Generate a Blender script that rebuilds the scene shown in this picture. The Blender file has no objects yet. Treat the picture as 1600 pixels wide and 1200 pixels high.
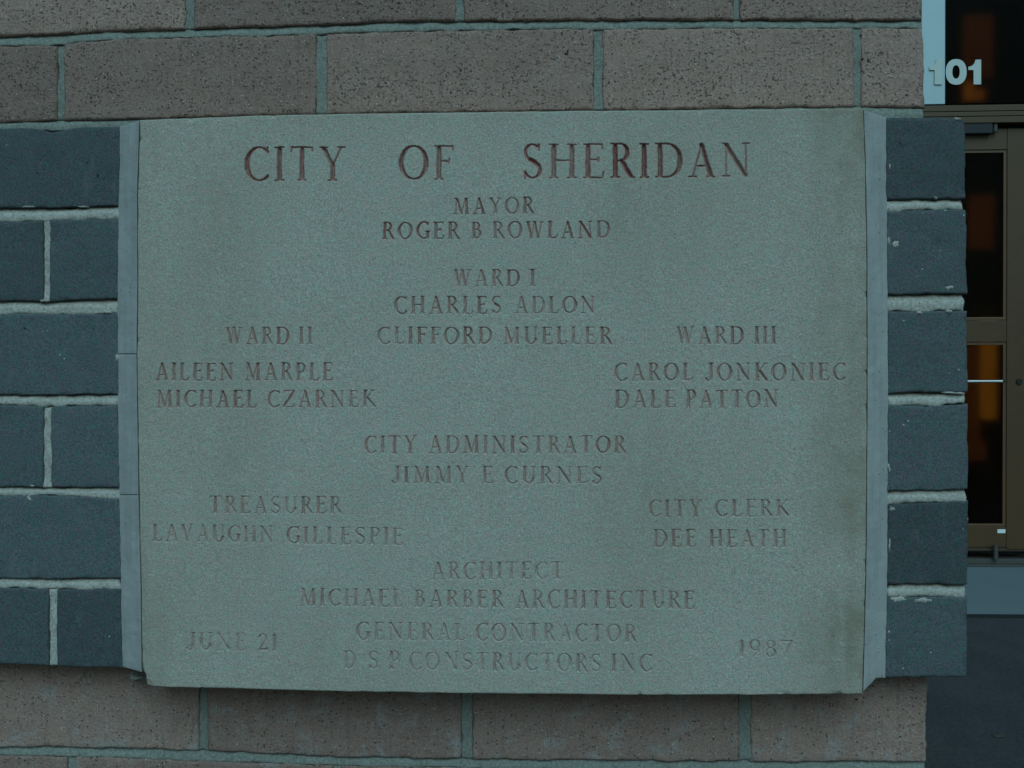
import bpy, math, random
import numpy as np
from mathutils import Matrix, Vector

random.seed(7)
SC = bpy.context.scene
COL = SC.collection

# ------------------------------------------------------------------ camera
FPX = 1689.0
YAW, PITCH, ROLL = 0.04885, -0.01438, 0.0037
DIST, CAMZ = 1.19924, 0.98

def rot(yaw, pit, rol):
    cy, sy, cp, sp, cr, sr = math.cos(yaw), math.sin(yaw), math.cos(pit), math.sin(pit), math.cos(rol), math.sin(rol)
    return (np.array([[cy, -sy, 0], [sy, cy, 0], [0, 0, 1]]) @ np.array([[1, 0, 0], [0, cp, -sp], [0, sp, cp]])
            @ np.array([[cr, 0, sr], [0, 1, 0], [-sr, 0, cr]]))
RM = rot(YAW, PITCH, ROLL)          # columns: right, forward, up
cam_d = bpy.data.cameras.new('camera')
cam = bpy.data.objects.new('camera', cam_d)
COL.objects.link(cam)
cam_d.sensor_width = 36.0
cam_d.lens = 36.0 * FPX / 1600.0
cam_d.clip_start = 0.02
cam_d.clip_end = 500
m4 = Matrix.Identity(4)
for i in range(3):
    m4[i][0] = RM[i, 0]; m4[i][1] = RM[i, 2]; m4[i][2] = -RM[i, 1]
    m4[i][3] = (0, -DIST, CAMZ)[i]
cam.matrix_world = m4
SC.camera = cam

# ------------------------------------------------------------------ light (dusk, soft sky)
SUN_EL, SUN_AZ = math.radians(43), math.radians(6)      # azimuth from straight in front of the wall
w = bpy.data.worlds.new('World')
SC.world = w
w.use_nodes = True
nt = w.node_tree
nt.nodes.clear()
sky = nt.nodes.new('ShaderNodeTexSky')
sky.sky_type = 'NISHITA'
sky.sun_disc = False
sky.sun_elevation = SUN_EL
sky.sun_rotation = math.pi - SUN_AZ
sky.dust_density = 3.0
sky.air_density = 1.0
mix = nt.nodes.new('ShaderNodeMix'); mix.data_type = 'RGBA'; mix.blend_type = 'MULTIPLY'
mix.inputs['Factor'].default_value = 1.0
nt.links.new(sky.outputs[0], mix.inputs[6])
mix.inputs[7].default_value = (0.57, 1.0, 1.0, 1)      # camera's cool-green balance
bg = nt.nodes.new('ShaderNodeBackground')
bg.inputs[1].default_value = 0.052
out = nt.nodes.new('ShaderNodeOutputWorld')
nt.links.new(mix.outputs[2], bg.inputs[0])
nt.links.new(bg.outputs[0], out.inputs[0])
sd = bpy.data.lights.new('sun', 'SUN')
sd.energy = 1.42
sd.angle = math.radians(48)
sd.color = (0.42, 0.81, 1.0)
sun = bpy.data.objects.new('sun', sd)
COL.objects.link(sun)
sdir = Vector((math.sin(SUN_AZ) * math.cos(SUN_EL), -math.cos(SUN_AZ) * math.cos(SUN_EL), math.sin(SUN_EL)))
sun.rotation_euler = sdir.to_track_quat('Z', 'Y').to_euler()
sun.location = (0, -3, 5)
SC.view_settings.view_transform = 'Standard'
SC.view_settings.look = 'None'
SC.view_settings.gamma = 1.0
SC.view_settings.exposure = 0.0
SC.view_settings.use_curve_mapping = False

# ------------------------------------------------------------------ measuring: photo pixel (1600x1200) -> point on a wall plane
D1 = 0.040        # grey belt stands this far out of the pier
D2 = 0.060        # stone face

def hit(px, py, d):
    """px, py arrays; plane y = -d. returns x, z arrays"""
    u = (np.asarray(px, float) - 800) / FPX
    v = -(np.asarray(py, float) - 600) / FPX
    dx = RM[0, 0] * u + RM[0, 1] + RM[0, 2] * v
    dy = RM[1, 0] * u + RM[1, 1] + RM[1, 2] * v
    dz = RM[2, 0] * u + RM[2, 1] + RM[2, 2] * v
    t = (DIST - d) / dy
    return t * dx, CAMZ + t * dz

# ------------------------------------------------------------------ noise
def vnoise(x, y, scale, seed):
    rs = np.random.RandomState(seed)
    n = 256
    tab = rs.rand(n, n) * 2 - 1
    X = np.asarray(x) / scale + 57.3; Y = np.asarray(y) / scale + 91.7
    xi = np.floor(X).astype(int); yi = np.floor(Y).astype(int)
    fx = X - xi; fy = Y - yi
    fx = fx * fx * (3 - 2 * fx); fy = fy * fy * (3 - 2 * fy)
    a = tab[xi % n, yi % n]; b = tab[(xi + 1) % n, yi % n]
    c = tab[xi % n, (yi + 1) % n]; d = tab[(xi + 1) % n, (yi + 1) % n]
    return (a * (1 - fx) + b * fx) * (1 - fy) + (c * (1 - fx) + d * fx) * fy

# ------------------------------------------------------------------ materials
def new_mat(name):
    m = bpy.data.materials.new(name); m.use_nodes = True
    nt = m.node_tree
    b = nt.nodes['Principled BSDF']
    return m, nt, b
def N(nt, t, **kw):
    n = nt.nodes.new(t)
    for k, v in kw.items():
        if k.startswith('i_'):
            key = k[2:].replace('_', ' ')
            n.inputs[key].default_value = v
        else: setattr(n, k, v)
    return n
def L(nt, a, b): nt.links.new(a, b)
def coords(nt, scale=(1, 1, 1), offs=True):
    tc = N(nt, 'ShaderNodeNewGeometry')
    mp = N(nt, 'ShaderNodeMapping'); mp.inputs['Scale'].default_value = scale
    L(nt, tc.outputs['Position'], mp.inputs['Vector'])
    return mp.outputs[0]
def noise(nt, vec, scale, detail=4, rough=0.6):
    n = N(nt, 'ShaderNodeTexNoise'); n.inputs['Scale'].default_value = scale
    n.inputs['Detail'].default_value = detail; n.inputs['Roughness'].default_value = rough
    L(nt, vec, n.inputs['Vector'])
    return n.outputs[0]
def ramp(nt, fac, stops):
    r = N(nt, 'ShaderNodeValToRGB')
    el = r.color_ramp.elements
    while len(el) > 1: el.remove(el[-1])
    el[0].position = stops[0][0]; c = stops[0][1]; el[0].color = (c, c, c, 1) if not isinstance(c, tuple) else (*c, 1)
    for p, c in stops[1:]:
        e = el.new(p); e.color = (c, c, c, 1) if not isinstance(c, tuple) else (*c, 1)
    L(nt, fac, r.inputs[0])
    return r.outputs[0]
def mixc(nt, fac, a, b, mode='MIX'):
    m = N(nt, 'ShaderNodeMix', data_type='RGBA', blend_type=mode)
    for s, v in ((m.inputs[0], fac), (m.inputs[6], a), (m.inputs[7], b)):
        if isinstance(v, (int, float)): s.default_value = v
        elif isinstance(v, tuple): s.default_value = (*v, 1)
        else: L(nt, v, s)
    return m.outputs[2]
def math_(nt, op, a, b=None, c=None):
    m = N(nt, 'ShaderNodeMath', operation=op)
    for i, v in enumerate((a, b, c)):
        if v is None: continue
        if isinstance(v, (int, float)): m.inputs[i].default_value = v
        else: L(nt, v, m.inputs[i])
    return m.outputs[0]
def bump(nt, h, strength, dist, b, prev=None):
    n = N(nt, 'ShaderNodeBump'); n.inputs['Strength'].default_value = strength
    n.inputs['Distance'].default_value = dist
    L(nt, h, n.inputs['Height'])
    if prev is not None: L(nt, prev, n.inputs['Normal'])
    if b is not None: L(nt, n.outputs[0], b.inputs['Normal'])
    return n.outputs[0]

def specks(nt, vec, scale, radius):
    """round-ish specks: 1 inside"""
    v = N(nt, 'ShaderNodeTexVoronoi'); v.inputs['Scale'].default_value = scale
    L(nt, vec, v.inputs['Vector'])
    d = ramp(nt, v.outputs['Distance'], [(0, 1.0), (radius * .6, 1.0), (radius, 0.0)])
    sel = N(nt, 'ShaderNodeSeparateColor'); L(nt, v.outputs['Color'], sel.inputs[0])
    return d, sel.outputs[0]

def mat_brown():
    m, nt, b = new_mat('brown_textured_brick')
    v = coords(nt)
    vs = coords(nt, (1, 1, 1.25))
    oi = N(nt, 'ShaderNodeObjectInfo')
    big = noise(nt, v, 9, 3, .6)
    mid = noise(nt, v, 70, 4, .65)
    fine = noise(nt, v, 420, 3, .7)
    base = mixc(nt, ramp(nt, big, [(.35, 0.0), (.65, 1.0)]), (.265, .14, .112), (.41, .235, .188))
    base = mixc(nt, ramp(nt, mid, [(.3, 0.0), (.7, 1.0)]), base, (.36, .235, .20))
    base = mixc(nt, 0.55, base, ramp(nt, fine, [(.25, (.14, .078, .062)), (.5, (.32, .19, .158)), (.8, (.56, .38, .33))]))
    # per-brick tone
    tone = ramp(nt, oi.outputs['Random'], [(0, .76), (1, 1.16)])
    base = mixc(nt, 1.0, base, tone, 'MULTIPLY')
    # wire-cut tears: short pits dragged sideways and downward
    p1 = noise(nt, vs, 260, 2, .5)
    pit = ramp(nt, p1, [(.585, 0.0), (.66, 1.0)])
    dens = ramp(nt, noise(nt, v, 22, 3, .6), [(.40, 0.05), (.60, 1.0)])
    # smoother bricks lower down the pier have fewer tears
    g = N(nt, 'ShaderNodeNewGeometry'); sx = N(nt, 'ShaderNodeSeparateXYZ'); L(nt, g.outputs['Position'], sx.inputs[0])
    low = N(nt, 'ShaderNodeMapRange'); low.inputs[1].default_value = .55; low.inputs[2].default_value = .9
    low.inputs[3].default_value = .3; low.inputs[4].default_value = 1.0
    L(nt, sx.outputs[2], low.inputs[0])
    pit = math_(nt, 'MULTIPLY', math_(nt, 'MULTIPLY', pit, dens), low.outputs[0])
    iron, r1 = specks(nt, v, 300, .33)
    iron = math_(nt, 'MULTIPLY', iron, math_(nt, 'GREATER_THAN', r1, .84))
    base = mixc(nt, math_(nt, 'MULTIPLY', pit, .72), base, (.045, .026, .022))
    base = mixc(nt, math_(nt, 'MULTIPLY', iron, .7), base, (.05, .028, .024))
    light, r2 = specks(nt, v, 380, .26)
    light = math_(nt, 'MULTIPLY', light, math_(nt, 'GREATER_THAN', r2, .93))
    base = mixc(nt, math_(nt, 'MULTIPLY', light, .8), base, (.75, .68, .62))
    # mortar smears / efflorescence
    ef = ramp(nt, noise(nt, v, 28, 5, .75), [(.52, 0.0), (.66, 1.0)])
    efz = N(nt, 'ShaderNodeMapRange'); efz.inputs[1].default_value = .9; efz.inputs[2].default_value = .5
    efz.inputs[3].default_value = .10; efz.inputs[4].default_value = .62
    L(nt, sx.outputs[2], efz.inputs[0])
    base = mixc(nt, math_(nt, 'MULTIPLY', ef, efz.outputs[0]), base, (.36, .34, .345))
    # faint vertical drips
    st = ramp(nt, noise(nt, coords(nt, (1, 1, .12)), 150, 2, .5), [(.55, 0.0), (.70, .25)])
    base = mixc(nt, st, base, (.13, .085, .07))
    L(nt, base, b.inputs['Base Color'])
    b.inputs['Roughness'].default_value = .92
    b.inputs['Specular IOR Level'].default_value = .25
    n1 = bump(nt, math_(nt, 'SUBTRACT', 1.0, math_(nt, 'MAXIMUM', pit, iron)), .8, .0018, None)
    n2 = bump(nt, fine, .55, .0014, None, n1)
    bump(nt, mid, .8, .003, b, n2)
    return m

def mat_grey():
    m, nt, b = new_mat('dark_grey_brick')
    v = coords(nt)
    oi = N(nt, 'ShaderNodeObjectInfo')
    big = noise(nt, v, 14, 3, .6)
    mid = noise(nt, v, 90, 4, .7)
    fine = noise(nt, v, 520, 3, .75)
    base = mixc(nt, ramp(nt, big, [(.3, 0.0), (.7, 1.0)]), (.050, .063, .070), (.092, .104, .109))
    base = mixc(nt, ramp(nt, mid, [(.38, 0.0), (.66, .7)]), base, (.092, .102, .105))
    base = mixc(nt, .7, base, ramp(nt, fine, [(.3, (.024, .028, .032)), (.72, (.138, .150, .156))]))
    hue = noise(nt, v, 240, 2, .5)
    base = mixc(nt, .6, base, mixc(nt, 1.0, base, ramp(nt, hue, [(.3, (1.5, .8, 1.1)), (.5, (1, 1, 1)), (.7, (.65, 1.15, .95))]), 'MULTIPLY'))
    base = mixc(nt, 1.0, base, ramp(nt, oi.outputs['Random'], [(0, .80), (1, 1.38)]), 'MULTIPLY')
    wsp, r = specks(nt, v, 210, .20)
    wsp = math_(nt, 'MULTIPLY', wsp, math_(nt, 'GREATER_THAN', r, .982))
    base = mixc(nt, math_(nt, 'MULTIPLY', wsp, .85), base, (.6, .57, .54))
    # pale vertical drips / smears of mortar
    sm = ramp(nt, noise(nt, coords(nt, (1, 1, .35)), 42, 4, .7), [(.60, 0.0), (.74, .45)])
    base = mixc(nt, sm, base, (.17, .165, .16))
    L(nt, base, b.inputs['Base Color'])
    b.inputs['Roughness'].default_value = .72
    b.inputs['Specular IOR Level'].default_value = .3
    n1 = bump(nt, fine, .6, .0009, None)
    bump(nt, mid, .6, .0018, b, n1)
    return m

def mat_mortar(name, c0, c1, top_shade):
    m, nt, b = new_mat(name)
    v = coords(nt)
    f = noise(nt, v, 330, 4, .75)
    g = noise(nt, v, 45, 4, .65)
    base = mixc(nt, ramp(nt, g, [(.3, 0.0), (.7, 1.0)]), c0, c1)
    base = mixc(nt, .62, base, mixc(nt, ramp(nt, f, [(.3, 0.0), (.75, 1.0)]), tuple(x * .45 for x in c0), tuple(min(.9, x * 1.5) for x in c1)))
    dk, r = specks(nt, v, 230, .25)
    dk = math_(nt, 'MULTIPLY', dk, math_(nt, 'GREATER_THAN', r, .88))
    base = mixc(nt, math_(nt, 'MULTIPLY', dk, .7), base, (.09, .07, .055))
    if top_shade:  # brown tone paints the shade in the top of recessed joints
        a = N(nt, 'ShaderNodeAttribute', attribute_name='crevice_shade')
        base = mixc(nt, math_(nt, 'MULTIPLY', a.outputs['Fac'], ramp(nt, g, [(.3, .55), (.6, 1.0)])), base, (.16, .115, .075))
    L(nt, base, b.inputs['Base Color'])
    b.inputs['Roughness'].default_value = .95
    b.inputs['Specular IOR Level'].default_value = .2
    n1 = bump(nt, f, .5, .0012, None)
    bump(nt, g, .4, .003, b, n1)
    return m

def stone_color(nt, v):
    big = noise(nt, coords(nt, (.7, 1, 1.1)), 7.5, 6, .62)
    mid = noise(nt, v, 30, 4, .65)
    fine = noise(nt, v, 520, 3, .8)
    grit = noise(nt, v, 1100, 1, .5)
    base = mixc(nt, ramp(nt, big, [(.40, 0.0), (.60, 1.0)]), (.40, .325, .262), (.50, .425, .37))
    base = mixc(nt, ramp(nt, mid, [(.35, 0.0), (.7, .55)]), base, (.37, .355, .34))
    base = mixc(nt, .72, base, ramp(nt, fine, [(.28, (.16, .14, .112)), (.5, (.485, .388, .312)), (.74, (.80, .67, .57))]))
    hue = noise(nt, v, 260, 2, .5)
    base = mixc(nt, .5, base, mixc(nt, 1.0, base, ramp(nt, hue, [(.3, (1.35, .88, .95)), (.5, (1, 1, 1)), (.7, (.72, 1.12, 1.1))]), 'MULTIPLY'))
    base = mixc(nt, .3, base, ramp(nt, grit, [(.3, (.18, .17, .16)), (.7, (.56, .54, .50))]))
    dk, r = specks(nt, v, 260, .22)
    dk = math_(nt, 'MULTIPLY', dk, math_(nt, 'GREATER_THAN', r, .90))
    wt, r4 = specks(nt, v, 330, .30)
    base = mixc(nt, math_(nt, 'MULTIPLY', math_(nt, 'MULTIPLY', wt, math_(nt, 'GREATER_THAN', r4, .92)), .45), base, (.80, .78, .76))
    base = mixc(nt, math_(nt, 'MULTIPLY', dk, .65), base, (.10, .085, .07))
    runs = ramp(nt, noise(nt, coords(nt, (1, 1, .10)), 38, 3, .6), [(.50, 0.0), (.75, .12)])
    base = mixc(nt, runs, base, (.30, .26, .215))
    # weathering stain that creeps in from the edges of the stone
    a = N(nt, 'ShaderNodeAttribute', attribute_name='stain')
    base = mixc(nt, math_(nt, 'MULTIPLY', a.outputs['Fac'], .8), base, (.265, .205, .15))
    return base, fine, mid, grit

def mat_stone():
    m, nt, b = new_mat('limestone')
    v = coords(nt)
    base, fine, mid, grit = stone_color(nt, v)
    L(nt, base, b.inputs['Base Color'])
    b.inputs['Roughness'].default_value = .9
    b.inputs['Specular IOR Level'].default_value = .25
    n1 = bump(nt, grit, .3, .0005, None)
    bump(nt, fine, .8, .0011, b, n1)
    return m

def mat_letter():
    m, nt, b = new_mat('carved_limestone_with_worn_paint')
    v = coords(nt)
    base, fine, mid, grit = stone_color(nt, v)
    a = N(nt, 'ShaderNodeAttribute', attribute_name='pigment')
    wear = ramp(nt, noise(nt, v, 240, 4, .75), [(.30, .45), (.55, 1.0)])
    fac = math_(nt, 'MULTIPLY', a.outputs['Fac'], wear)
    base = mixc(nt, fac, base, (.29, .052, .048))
    L(nt, base, b.inputs['Base Color'])
    b.inputs['Roughness'].default_value = .93
    b.inputs['Specular IOR Level'].default_value = .2
    bump(nt, fine, .4, .0007, b)
    return m

def mat_simple(name, col, rough=.6, metal=0.0, var=.15, scale=60, bmp=.2, spec=.5):
    m, nt, b = new_mat(name)
    v = coords(nt)
    n = noise(nt, v, scale, 5, .65)
    base = mixc(nt, ramp(nt, n, [(.3, 0.0), (.7, 1.0)]), tuple(c * (1 - var) for c in col), tuple(c * (1 + var) for c in col))
    L(nt, base, b.inputs['Base Color'])
    b.inputs['Roughness'].default_value = rough
    b.inputs['Metallic'].default_value = metal
    b.inputs['Specular IOR Level'].default_value = spec
    if bmp: bump(nt, n, bmp, .001, b)
    return m
def mat_glass(name, rough=.03, tint=(.42, .34, .26)):
    m, nt, b = new_mat(name)
    b.inputs['Base Color'].default_value = (*tint, 1)
    b.inputs['Roughness'].default_value = rough
    b.inputs['Transmission Weight'].default_value = 1.0
    b.inputs['IOR'].default_value = 1.12
    return m
def mat_glow(name, col, strength):  # emission paints in the warm lamplight on lobby surfaces
    m, nt, b = new_mat(name)
    v = coords(nt, (1, 1, .35))
    n = noise(nt, v, 4.5, 3, .6)
    c = mixc(nt, ramp(nt, n, [(.3, .0), (.7, 1.0)]), tuple(x * .6 for x in col), col)
    b.inputs['Base Color'].default_value = (.04, .015, .005, 1)
    b.inputs['Roughness'].default_value = .8
    L(nt, c, b.inputs['Emission Color'])
    b.inputs['Emission Strength'].default_value = strength
    return m
def mat_asphalt():
    m, nt, b = new_mat('dark_asphalt')
    v = coords(nt)
    n1 = noise(nt, coords(nt, (1, .5, 1)), 6.0, 5, .7); n2 = noise(nt, v, 90, 4, .8)
    base = mixc(nt, ramp(nt, n1, [(.4, 0.0), (.6, 1.0)]), (.022, .024, .028), (.050, .045, .048))
    base = mixc(nt, .5, base, ramp(nt, n2, [(.35, (.013, .013, .015)), (.65, (.090, .080, .085))]))
    L(nt, base, b.inputs['Base Color']); b.inputs['Roughness'].default_value = .85
    bump(nt, n2, .6, .003, b)
    return m
def mat_concrete():
    m, nt, b = new_mat('trowelled_concrete')
    v = coords(nt)
    n1 = noise(nt, v, 4.0, 5, .6); n2 = noise(nt, v, 300, 3, .7)
    base = mixc(nt, ramp(nt, n1, [(.3, 0.0), (.7, 1.0)]), (.13, .16, .175), (.17, .20, .215))
    base = mixc(nt, .35, base, ramp(nt, n2, [(.3, (.08, .095, .105)), (.75, (.20, .235, .26))]))
    L(nt, base, b.inputs['Base Color']); b.inputs['Roughness'].default_value = .85
    bump(nt, n2, .4, .002, b)
    return m

M = dict(brown=mat_brown(), grey=mat_grey(),
         mortar=mat_mortar('grey_mortar', (.185, .18, .16), (.27, .255, .225), False),
         bmortar=mat_mortar('pale_mortar', (.36, .31, .275), (.52, .45, .41), True),
         stone=mat_stone(), letter=mat_letter(),
         frame=mat_simple('bronze_aluminium', (.080, .033, .0095), .5, 0, .10, 25, .05),
         bead=mat_simple('bronze_glazing_bead', (.12, .052, .024), .4, 0, .06, 25, 0),
         framedark=mat_simple('bronze_aluminium_recess', (.06, .028, .014), .6, 0, .1, 25, 0),
         dark=mat_simple('matt_black', (.012, .012, .013), .8, 0, .2, 25, 0),
         navy=mat_simple('dark_blue_enamel', (.008, .006, .010), .6, 0, .2, 25, 0),
         steel=mat_simple('steel', (.55, .52, .50), .35, .9, .06, 90, 0),
         pin=mat_simple('worn_steel', (.085, .07, .065), .6, .3, .15, 90, 0),
         white=mat_simple('reflection_white', (.45, .53, .57), .45, 0, .03, 9, 0.02),  # pale tone of the reflection, put on its panel
         digit=mat_simple('white_plastic', (.54, .55, .53), .5, 0, .03, 60, 0.02),
         label=mat_simple('white_paper', (.75, .72, .70), .8, 0, .1, 90, 0),
         glass=mat_glass('tinted_glass', .19),
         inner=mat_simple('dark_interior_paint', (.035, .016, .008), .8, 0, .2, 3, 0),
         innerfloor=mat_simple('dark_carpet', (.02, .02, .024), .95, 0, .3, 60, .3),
         glow_a=mat_glow('amber_glow_dim', (.085, .028, .005), .42),
         glow_b=mat_glow('amber_glow_bright', (.26, .115, .006), .6),
         glow_c=mat_glow('amber_glow', (.26, .10, .006), .62),
         asphalt=mat_asphalt(), concrete=mat_concrete())

# ------------------------------------------------------------------ object helpers
def empty(name, loc, label, cat, group=None):
    o = bpy.data.objects.new(name, None); COL.objects.link(o)
    o.location = loc; o.empty_display_size = .1
    o['label'] = label; o['category'] = cat
    if group: o['group'] = group
    return o
def link(name, me, mat, parent=None):
    o = bpy.data.objects.new(name, me); COL.objects.link(o)
    if mat is not None: me.materials.append(mat)
    if parent is not None:
        o.parent = parent
        o.matrix_parent_inverse = Matrix.Translation(-Vector(parent.location))
    return o
def mesh_np(verts, quads, smooth=True):
    me = bpy.data.meshes.new('mesh')
    nv, nf = len(verts), len(quads)
    me.vertices.add(nv); me.vertices.foreach_set('co', np.ascontiguousarray(verts, np.float32).ravel())
    me.loops.add(nf * 4); me.loops.foreach_set('vertex_index', np.ascontiguousarray(quads, np.int32).ravel())
    me.polygons.add(nf)
    me.polygons.foreach_set('loop_start', np.arange(nf, dtype=np.int32) * 4)
    me.polygons.foreach_set('loop_total', np.full(nf, 4, np.int32))
    me.polygons.foreach_set('use_smooth', np.full(nf, smooth, bool))
    me.update(calc_edges=True)
    return me
def attr(me, name, vals):
    a = me.attributes.new(name, 'FLOAT', 'POINT'); a.data.foreach_set('value', np.ascontiguousarray(vals, np.float32))
def poly(pts):
    xs = [p[0] for p in pts]; ys = [p[1] for p in pts]
    return lambda x: np.interp(x, xs, ys)
def lin(p, extrap):                       # interp with linear extrapolation outwards
    xs = np.array([q[0] for q in p], float); ys = np.array([q[1] for q in p], float)
    def f(x):
        x = np.asarray(x, float)
        y = np.interp(x, xs, ys)
        y = np.where(x < xs[0], ys[0] + (x - xs[0]) * (ys[1] - ys[0]) / (xs[1] - xs[0]), y)
        return np.where(x > xs[-1], ys[-1] + (x - xs[-1]) * (ys[-1] - ys[-2]) / (xs[-1] - xs[-2]), y)
    return f

def edge_params(length, fine, step):
    e = [0.0, .25 * fine, .6 * fine, fine, 2 * fine]
    n = max(2, int((length - 4 * fine) / step))
    mid = list(np.linspace(2 * fine, length - 2 * fine, n + 1))[1:-1]
    return np.array(e + mid + [length - q for q in reversed(e)]) / length

def slab(name, parent, mat, xl, xr, top, bot, d, thick, step=.006, rnd=.003, edge=.0007, face=.0003, seed=0, prof=None, smooth=True, crevice_shade=None, lift=0.0):
    """front face is a relief grid lying on plane y=-d between measured joint lines; sides run back by thick"""
    x0, x1 = float(xl(600) if callable(xl) else xl), float(xr(600) if callable(xr) else xr)
    W = abs(x1 - x0) / 1400.0
    xm = (x0 + x1) / 2
    H = abs(float(bot(xm)) - float(top(xm))) / 1400.0
    us = edge_params(W, min(rnd, W * .12), step); vs = edge_params(H, min(rnd, H * .12), step)
    U, V = np.meshgrid(us, vs)
    yy = top(xm) * (1 - V) + bot(xm) * V
    XL = xl(yy) if callable(xl) else np.full_like(U, xl)
    XR = xr(yy) if callable(xr) else np.full_like(U, xr)
    X = XL * (1 - U) + XR * U
    Y = top(X) * (1 - V) + bot(X) * V
    wx, wz = hit(X, Y, d)
    e = np.minimum(np.minimum(U, 1 - U) * W, np.minimum(V, 1 - V) * H)
    nz = vnoise(wx, wz, .011, seed + 1) * .6 + vnoise(wx, wz, .0045, seed + 2) * .4
    # wandering arris
    k = np.clip(1 - e / .006, 0, 1)
    sxn = np.where(U < .5, 1, -1) * (np.minimum(U, 1 - U) * W < .006)
    szn = np.where(V < .5, -1, 1) * (np.minimum(V, 1 - V) * H < .006)
    wx = wx + sxn * k * edge * nz
    wz = wz + szn * k * edge * nz
    r = rnd * (1 + .5 * vnoise(wx, wz, .02, seed + 3))
    q = np.clip(r - e, 0, None)
    dep = r - np.sqrt(np.clip(r * r - q * q, 0, None))
    dep = dep + face * vnoise(wx, wz, .02, seed + 5) + face * .5 * vnoise(wx, wz, .006, seed + 6)
    chips = np.clip(vnoise(wx, wz, .008, seed + 7) - .45, 0, 1) * np.clip(1 - e / .005, 0, 1) * .004
    dep = dep + chips * (edge > .0005)
    if prof is not None: dep = dep + prof(U, V)
    wy = -d + dep - lift
    ny, nx = U.shape
    verts = np.stack([wx, wy, wz], -1).reshape(-1, 3)
    idx = np.arange(ny * nx).reshape(ny, nx)
    quads = np.stack([idx[1:, :-1], idx[1:, 1:], idx[:-1, 1:], idx[:-1, :-1]], -1).reshape(-1, 4)
    # skirt
    ring = np.concatenate([idx[0, :], idx[1:, -1], idx[-1, -2::-1], idx[-2:0:-1, 0]])
    back = verts[ring].copy(); back[:, 1] = -d + thick
    n0 = len(verts)
    nr = len(ring)
    a = ring; bq = np.roll(ring, -1); c = n0 + (np.arange(nr) + 1) % nr; dd = n0 + np.arange(nr)
    sk = np.stack([a, bq, c, dd], -1)
    verts = np.concatenate([verts, back]); quads = np.concatenate([quads, sk])
    me = mesh_np(verts, quads, smooth)
    if crevice_shade is not None:
        att = np.concatenate([crevice_shade(U, V).ravel(), np.zeros(nr)])
        attr(me, 'crevice_shade', att)
    return link(name, me, mat, parent)

def box_mesh(x0, x1, y0, y1, z0, z1, bev=0.0):
    import bmesh
    bm = bmesh.new()
    bmesh.ops.create_cube(bm, size=1)
    for v in bm.verts:
        v.co = Vector(((x0 + x1) / 2 + v.co.x * (x1 - x0), (y0 + y1) / 2 + v.co.y * (y1 - y0), (z0 + z1) / 2 + v.co.z * (z1 - z0)))
    if bev: bmesh.ops.bevel(bm, geom=bm.edges[:], offset=bev, segments=2, affect='EDGES', profile=.6)
    me = bpy.data.meshes.new('mesh'); bm.to_mesh(me); bm.free()
    return me
def box(name, parent, mat, x0, x1, y0, y1, z0, z1, bev=0.0):
    return link(name, box_mesh(min(x0, x1), max(x0, x1), min(y0, y1), max(y0, y1), min(z0, z1), max(z0, z1), bev), mat, parent)
def cyl(name, parent, mat, p0, p1, r, seg=20, bev=.0):
    import bmesh
    bm = bmesh.new()
    p0, p1 = Vector(p0), Vector(p1)
    bmesh.ops.create_cone(bm, cap_ends=True, segments=seg, radius1=r, radius2=r, depth=(p1 - p0).length)
    mtx = Matrix.Translation((p0 + p1) / 2) @ (p1 - p0).to_track_quat('Z', 'Y').to_matrix().to_4x4()
    bmesh.ops.transform(bm, matrix=mtx, verts=bm.verts)
    if bev: bmesh.ops.bevel(bm, geom=[e for e in bm.edges if len(e.link_faces) == 2 and e.calc_face_angle(0) > 1], offset=bev, segments=2, affect='EDGES')
    me = bpy.data.meshes.new('mesh'); bm.to_mesh(me); bm.free()
    o = link(name, me, mat, parent)
    return o

# ================================================================== GROUND
SURF_Y = 4.10                       # plane of the door front
DOORD = -SURF_Y                     # as 'd' for hit()
def ht(px, py, d):
    a, b = hit(px, py, d); return float(a), float(b)
def struct(o):
    o['kind'] = 'structure'; return o
# z of the ground follows from camera height
xa, zt = ht(1550, 885, DOORD)
LAND = zt                           # landing level
u, v = (1550 - 800) / FPX, -(960 - 600) / FPX
dvec = RM @ np.array([u, 1, v])
YSLAB = -DIST + dvec[1] * (LAND - CAMZ) / dvec[2]      # front edge of the landing
ASPH = LAND - .006
g = box_mesh(-60, 60, -60, 60, ASPH - .3, ASPH)
struct(link('ground', g, M['asphalt']))
struct(box('entrance_landing', None, M['concrete'], -.5, 5.0, YSLAB, SURF_Y + .16, ASPH - .1, LAND))
struct(box('landing_edge_strip', None, M['dark'], -.5, 5.0, YSLAB - .035, YSLAB - .0005, ASPH - .02, LAND + .001))  # dark strip along the front edge of the landing
# dark line across landing
u, v = (1550 - 800) / FPX, -(919 - 600) / FPX
dvec = RM @ np.array([u, 1, v]); YJ = -DIST + dvec[1] * (LAND - CAMZ) / dvec[2]

# ================================================================== PIER
pier = empty('brick_pier', (0, .1, ASPH), 'brown textured brick pier with a projecting belt of dark grey bricks around the carved stone', 'brick wall')
EDGE = lin([(0, 1441), (165, 1446), (1075, 1449), (1200, 1447)], 1)

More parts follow.
